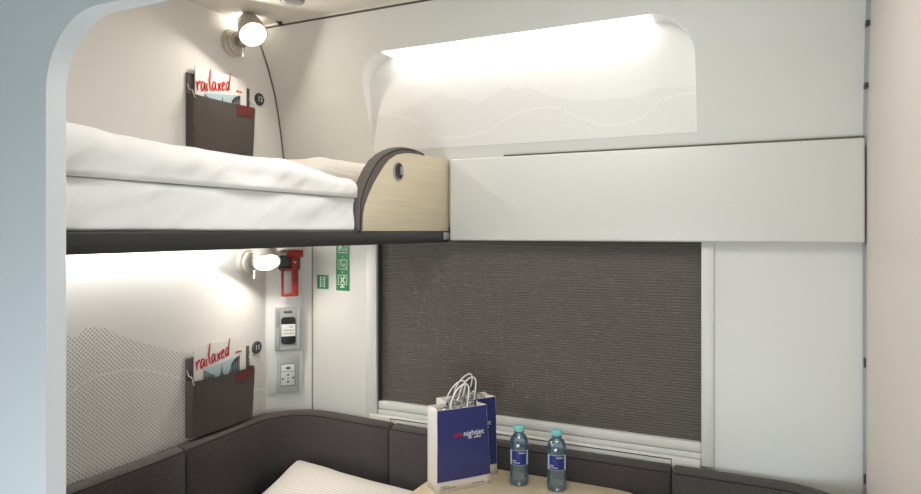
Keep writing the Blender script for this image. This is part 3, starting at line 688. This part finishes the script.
def bag_material():
    m = mat('navy bag print', '#353a80', .4); nt = m.node_tree; b = nt.nodes['Principled BSDF']; L = nt.links.new
    tc = nt.nodes.new('ShaderNodeTexCoord'); mp = nt.nodes.new('ShaderNodeMapping'); mp.inputs['Rotation'].default_value = (0, R(-32), 0)
    wv = nt.nodes.new('ShaderNodeTexWave'); wv.inputs['Scale'].default_value = 32; wv.bands_direction = 'Z'; wv.inputs['Distortion'].default_value = 2.5; wv.inputs['Detail Scale'].default_value = .6
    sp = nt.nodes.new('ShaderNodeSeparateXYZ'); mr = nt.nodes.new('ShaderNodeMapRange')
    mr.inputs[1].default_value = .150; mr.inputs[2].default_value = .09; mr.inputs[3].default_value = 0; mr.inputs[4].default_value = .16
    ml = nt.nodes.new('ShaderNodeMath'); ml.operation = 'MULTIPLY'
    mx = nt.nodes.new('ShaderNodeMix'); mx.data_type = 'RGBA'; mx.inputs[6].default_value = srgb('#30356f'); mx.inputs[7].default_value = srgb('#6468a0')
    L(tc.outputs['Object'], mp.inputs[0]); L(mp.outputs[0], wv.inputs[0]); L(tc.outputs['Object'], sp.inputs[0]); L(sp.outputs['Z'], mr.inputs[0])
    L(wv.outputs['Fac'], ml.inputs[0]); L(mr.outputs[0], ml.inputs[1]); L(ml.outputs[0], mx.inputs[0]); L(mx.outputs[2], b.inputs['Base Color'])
    return m
M_BAG = bag_material()
def paper_bag(label, loc, rz, hgt, seed, tap=.016):
    """local frame: x along the printed front, -y is the front, z up; origin at the middle of the base"""
    t = thing('paper_bag', label, 'bag', loc, rz, 'paper carrier bags on the table'); W_, D_ = .177, .066; rnd = random.Random(seed)
    def wall(a, c, bulge):
        def f(u, v):
            p = Vector(a).lerp(Vector(c), u); p.x -= tap*v*(p.x > 0)*abs(p.x)/.086; n_ = (Vector(c)-Vector(a)).cross(Vector((0,0,1))).normalized()
            k = bulge*math.sin(math.pi*u)*math.sin(math.pi*min(1, v*.9)) + .0012*noise.noise(Vector((u*4+seed, v*5, bulge*90)))
            q = p + n_*k; return (q.x, q.y, v*hgt)
        return f
    x, y = W_/2, D_/2
    def shell(name, a, c, bul, m, par=t):
        b = MB(); f = wall(a, c, bul); b.grid(f, 10, 14)
        o = put(name, b, m, par, True, recalc=False, ang=70); so = o.modifiers.new('thickness', 'SOLIDIFY'); so.thickness = .0008; so.offset = -1; return o
    fr = shell('front_panel', (-x,-y,0), (x,-y,0), .003, M_PAPERB)
    shell('back_panel', (x,y,0), (-x,y,0), .003, M_PAPERB)
    for s_ in (-1, 1):
        a, c = ((-x,y,0), (-x,-y,0)) if s_ < 0 else ((x,-y,0), (x,y,0))
        def g(u, v, a=a, c=c, s_=s_):
            p = Vector(a).lerp(Vector(c), u); k = (1-abs(2*u-1))*.010*min(1, v*1.6)
            return (p.x - s_*k - tap*v*(s_ > 0), p.y, v*hgt)
        b = MB(); b.grid(g, 8, 8); o = put('side_gusset', b, M_PAPERB, t, True, recalc=False, ang=20)
        so = o.modifiers.new('thickness', 'SOLIDIFY'); so.thickness = .0008; so.offset = -1
    put('base', MB().box((-x,-y,.0005), (x,y,.0015)), M_PAPERB, t, True)
    # printed field on the front with a white band left at the foot
    f0 = wall((-x,-y,0), (x,-y,0), .003)
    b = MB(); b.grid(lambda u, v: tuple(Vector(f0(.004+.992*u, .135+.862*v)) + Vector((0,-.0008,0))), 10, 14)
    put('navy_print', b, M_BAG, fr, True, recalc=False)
    def on_front(me, u, v):
        p = f0(u, v); o = put(me.name, me, None, fr, True); o.location = (p[0], p[1]-.0019, p[2]); return o
    zc = .69
    on_front(text_mesh('red_lettering', 'ÖBB', .0150, M_INKR, .0003, .15), .355, zc-.012)
    on_front(text_mesh('white_lettering', 'nightjet', .0225, M_INKW), .68, zc-.008)
    b = MB()
    for x0, x1, zz, hh in ((.56,.66,.616,.0036), (.68,.84,.616,.0050)):
        k = x0
        while k < x1-.01:
            p = f0(k, zz); b.box((p[0],p[1]-.002,p[2]), (p[0]+.0018,p[1]-.0012,p[2]+hh*.8)); k += .023
    put('small_print', b, M_INKW, fr, True)['kind'] = 'stuff'
    b = MB()
    for x0, x1, zz in ((.06,.20,.072), (.06,.34,.045), (.63,.86,.050)):
        k = x0
        while k < x1:
            p = f0(k, zz); b.box((p[0],p[1]-.0016,p[2]), (p[0]+.0025,p[1]-.0006,p[2]+.0026)); k += .022
    put('foot_print', b, M_INKG, fr, True)['kind'] = 'stuff'
    for s_, lean in ((-1, .010), (1, -.006)):
        yy = s_*(y-.004); pts = []
        for i in range(21):
            a = math.pi*i/20; pts.append((-.012+.006*s_ + .027*math.cos(a)*(1+.12*math.sin(a)) + .026*math.sin(a)**1.3, yy + lean*math.sin(a), hgt - .012 + .076*math.sin(a)**.75))
        pts = [(pts[0][0], yy, hgt-.035)] + pts + [(pts[-1][0], yy, hgt-.035)]
        put('handle', MB().tube(pts, .0022, 8), M_PAPER, t, True)
        put('handle_patch', MB().box((-.050, yy-.0012, hgt-.040), (.034, yy+.0012, hgt-.006)), M_PAPERB, t, True)
    return t
def film(label, loc, rz, sx, sy, sz, seed):
    b = MB(); bm2 = bmesh.new(); bmesh.ops.create_icosphere(bm2, subdivisions=5, radius=1)
    for v in bm2.verts:
        d = v.co.copy(); n_ = noise.noise(d*2.2+Vector((seed,0,0))) + .7*abs(noise.noise(d*5+Vector((0,seed,0)))) + .35*abs(noise.noise(d*11))
        r_ = .78 + .28*n_; v.co = Vector((d.x*sx*r_, d.y*sy*min(r_,1), d.z*sz*r_))
    b._merge(bm2); o = put('plastic_wrap', b, M_WRAP, None, ang=12); o.location = loc; o.rotation_euler = (0,0,rz)
    return tag(o, label, 'wrapping', 'clear plastic packs in the paper bags')
A1 = math.atan2(.137, .104)
def bagpos(frx, fry):   # from the front right corner on the table
    c, s_ = math.cos(A1), math.sin(A1); return (frx - c*.086 - s_*.033, fry - s_*.086 + c*.033, TZ)
l1 = bagpos(-.7755, 1.808); l2 = bagpos(-.791, 1.892)
paper_bag('white paper bag with navy front and rope handles, the one in front', l1, A1, .238, 3)
paper_bag('white and navy paper bag half hidden behind the other bag', l2, A1, .240, 8, .006)
film('crinkled clear plastic pack poking out of the front paper bag', (l1[0], l1[1], TZ+.205), A1, .070, .026, .055, 1.7)
film('crinkled clear plastic pack poking out of the rear paper bag', (l2[0], l2[1], TZ+.205), A1, .074, .026, .066, 6.1)

def pet():
    m = clear('pale blue bottle plastic', '#dcf0fa', .13, .06); nt = m.node_tree; L = nt.links.new
    out = [n for n in nt.nodes if n.type == 'OUTPUT_MATERIAL'][0]; old = out.inputs[0].links[0].from_socket
    d = nt.nodes.new('ShaderNodeBsdfTranslucent'); d.inputs[0].default_value = srgb('#aed6f0'); d2 = nt.nodes.new('ShaderNodeBsdfDiffuse'); d2.inputs[0].default_value = srgb('#aed6f0')
    m1 = nt.nodes.new('ShaderNodeMixShader'); m1.inputs[0].default_value = .5; L(d.outputs[0], m1.inputs[1]); L(d2.outputs[0], m1.inputs[2])
    m2 = nt.nodes.new('ShaderNodeMixShader'); m2.inputs[0].default_value = .13; L(old, m2.inputs[1]); L(m1.outputs[0], m2.inputs[2]); L(m2.outputs[0], out.inputs[0])
    return m
M_PET = pet()
M_LABEL = mat('pale label film', '#d3e2ec', .35)
def bottle(label, x, y, rz):
    t = thing('water_bottle', label, 'bottle', (x, y, TZ), rz, 'water bottles on the table')
    pr = [(.004,.006),(.014,.004),(.020,.0005),(.0245,.001),(.0275,.006),(.0285,.014),(.0275,.030),(.0262,.046),(.0258,.052),(.0266,.056),(.0280,.060),(.0284,.070),(.0284,.112),(.0280,.122),(.0264,.131),(.0222,.140),(.0162,.1465),(.0128,.149),(.0122,.152),(.0150,.1535),(.0150,.1555),(.0122,.1565),(.0122,.160)]
    put('body', MB().lathe(pr, n=48), M_PET, t, True, ang=60)
    b = MB(); b.lathe([(.0142,.1565),(.0152,.158),(.0152,.169),(.0148,.171),(.0135,.1725),(.006,.1728)], n=36)
    cp = put('cap', b, M_CAP, t, True)
    b = MB()
    for i in range(28):
        a = 2*math.pi*i/28; b.box((-.0006,.0150,.1585), (.0006,.0157,.169), rot=Matrix.Rotation(a, 4, 'Z'), piv=(0,0,0))
    put('cap_ribs', b, M_CAP, cp, True)
    def patch(w_, z0, z1, r_):
        return lambda u, v: (r_*math.sin(R(-w_+2*w_*u)), -r_*math.cos(R(-w_+2*w_*u)), z0+(z1-z0)*v)
    lab = put('wrap_label', MB().grid(patch(62, .063, .106, .02885), 24, 3), M_LABEL, t, True)
    put('navy_square', MB().grid(patch(47, .0640, .1050, .0291), 20, 3), M_NAVY2, lab, True)
    b = MB()
    for a0, a1, z_, hh in ((-2,36,.0975,.0030), (-40,-18,.0745,.0028), (-40,4,.0690,.0024)):
        a = a0
        while a < a1:
            r_ = .0294; s0, s1 = R(a), R(a+3.2)
            b.poly([(r_*math.sin(s0),-r_*math.cos(s0),z_),(r_*math.sin(s1),-r_*math.cos(s1),z_),(r_*math.sin(s1),-r_*math.cos(s1),z_+hh),(r_*math.sin(s0),-r_*math.cos(s0),z_+hh)]); a += 4.6
    put('label_print', b, M_INKW, lab, True, recalc=False)['kind'] = 'stuff'
    return t
bottle('small water bottle with turquoise cap, nearer the paper bags', -.7007, 1.850, math.atan2(.7007, 1.853)*1)
bottle('small water bottle with turquoise cap, farther from the paper bags', -.5872, 1.858, math.atan2(.5872, 1.86)*1)

# ---------------------------------------------------------------- lift everything to the floor's level
for o in list(C.objects):
    if o.parent is None: o.location.z += H
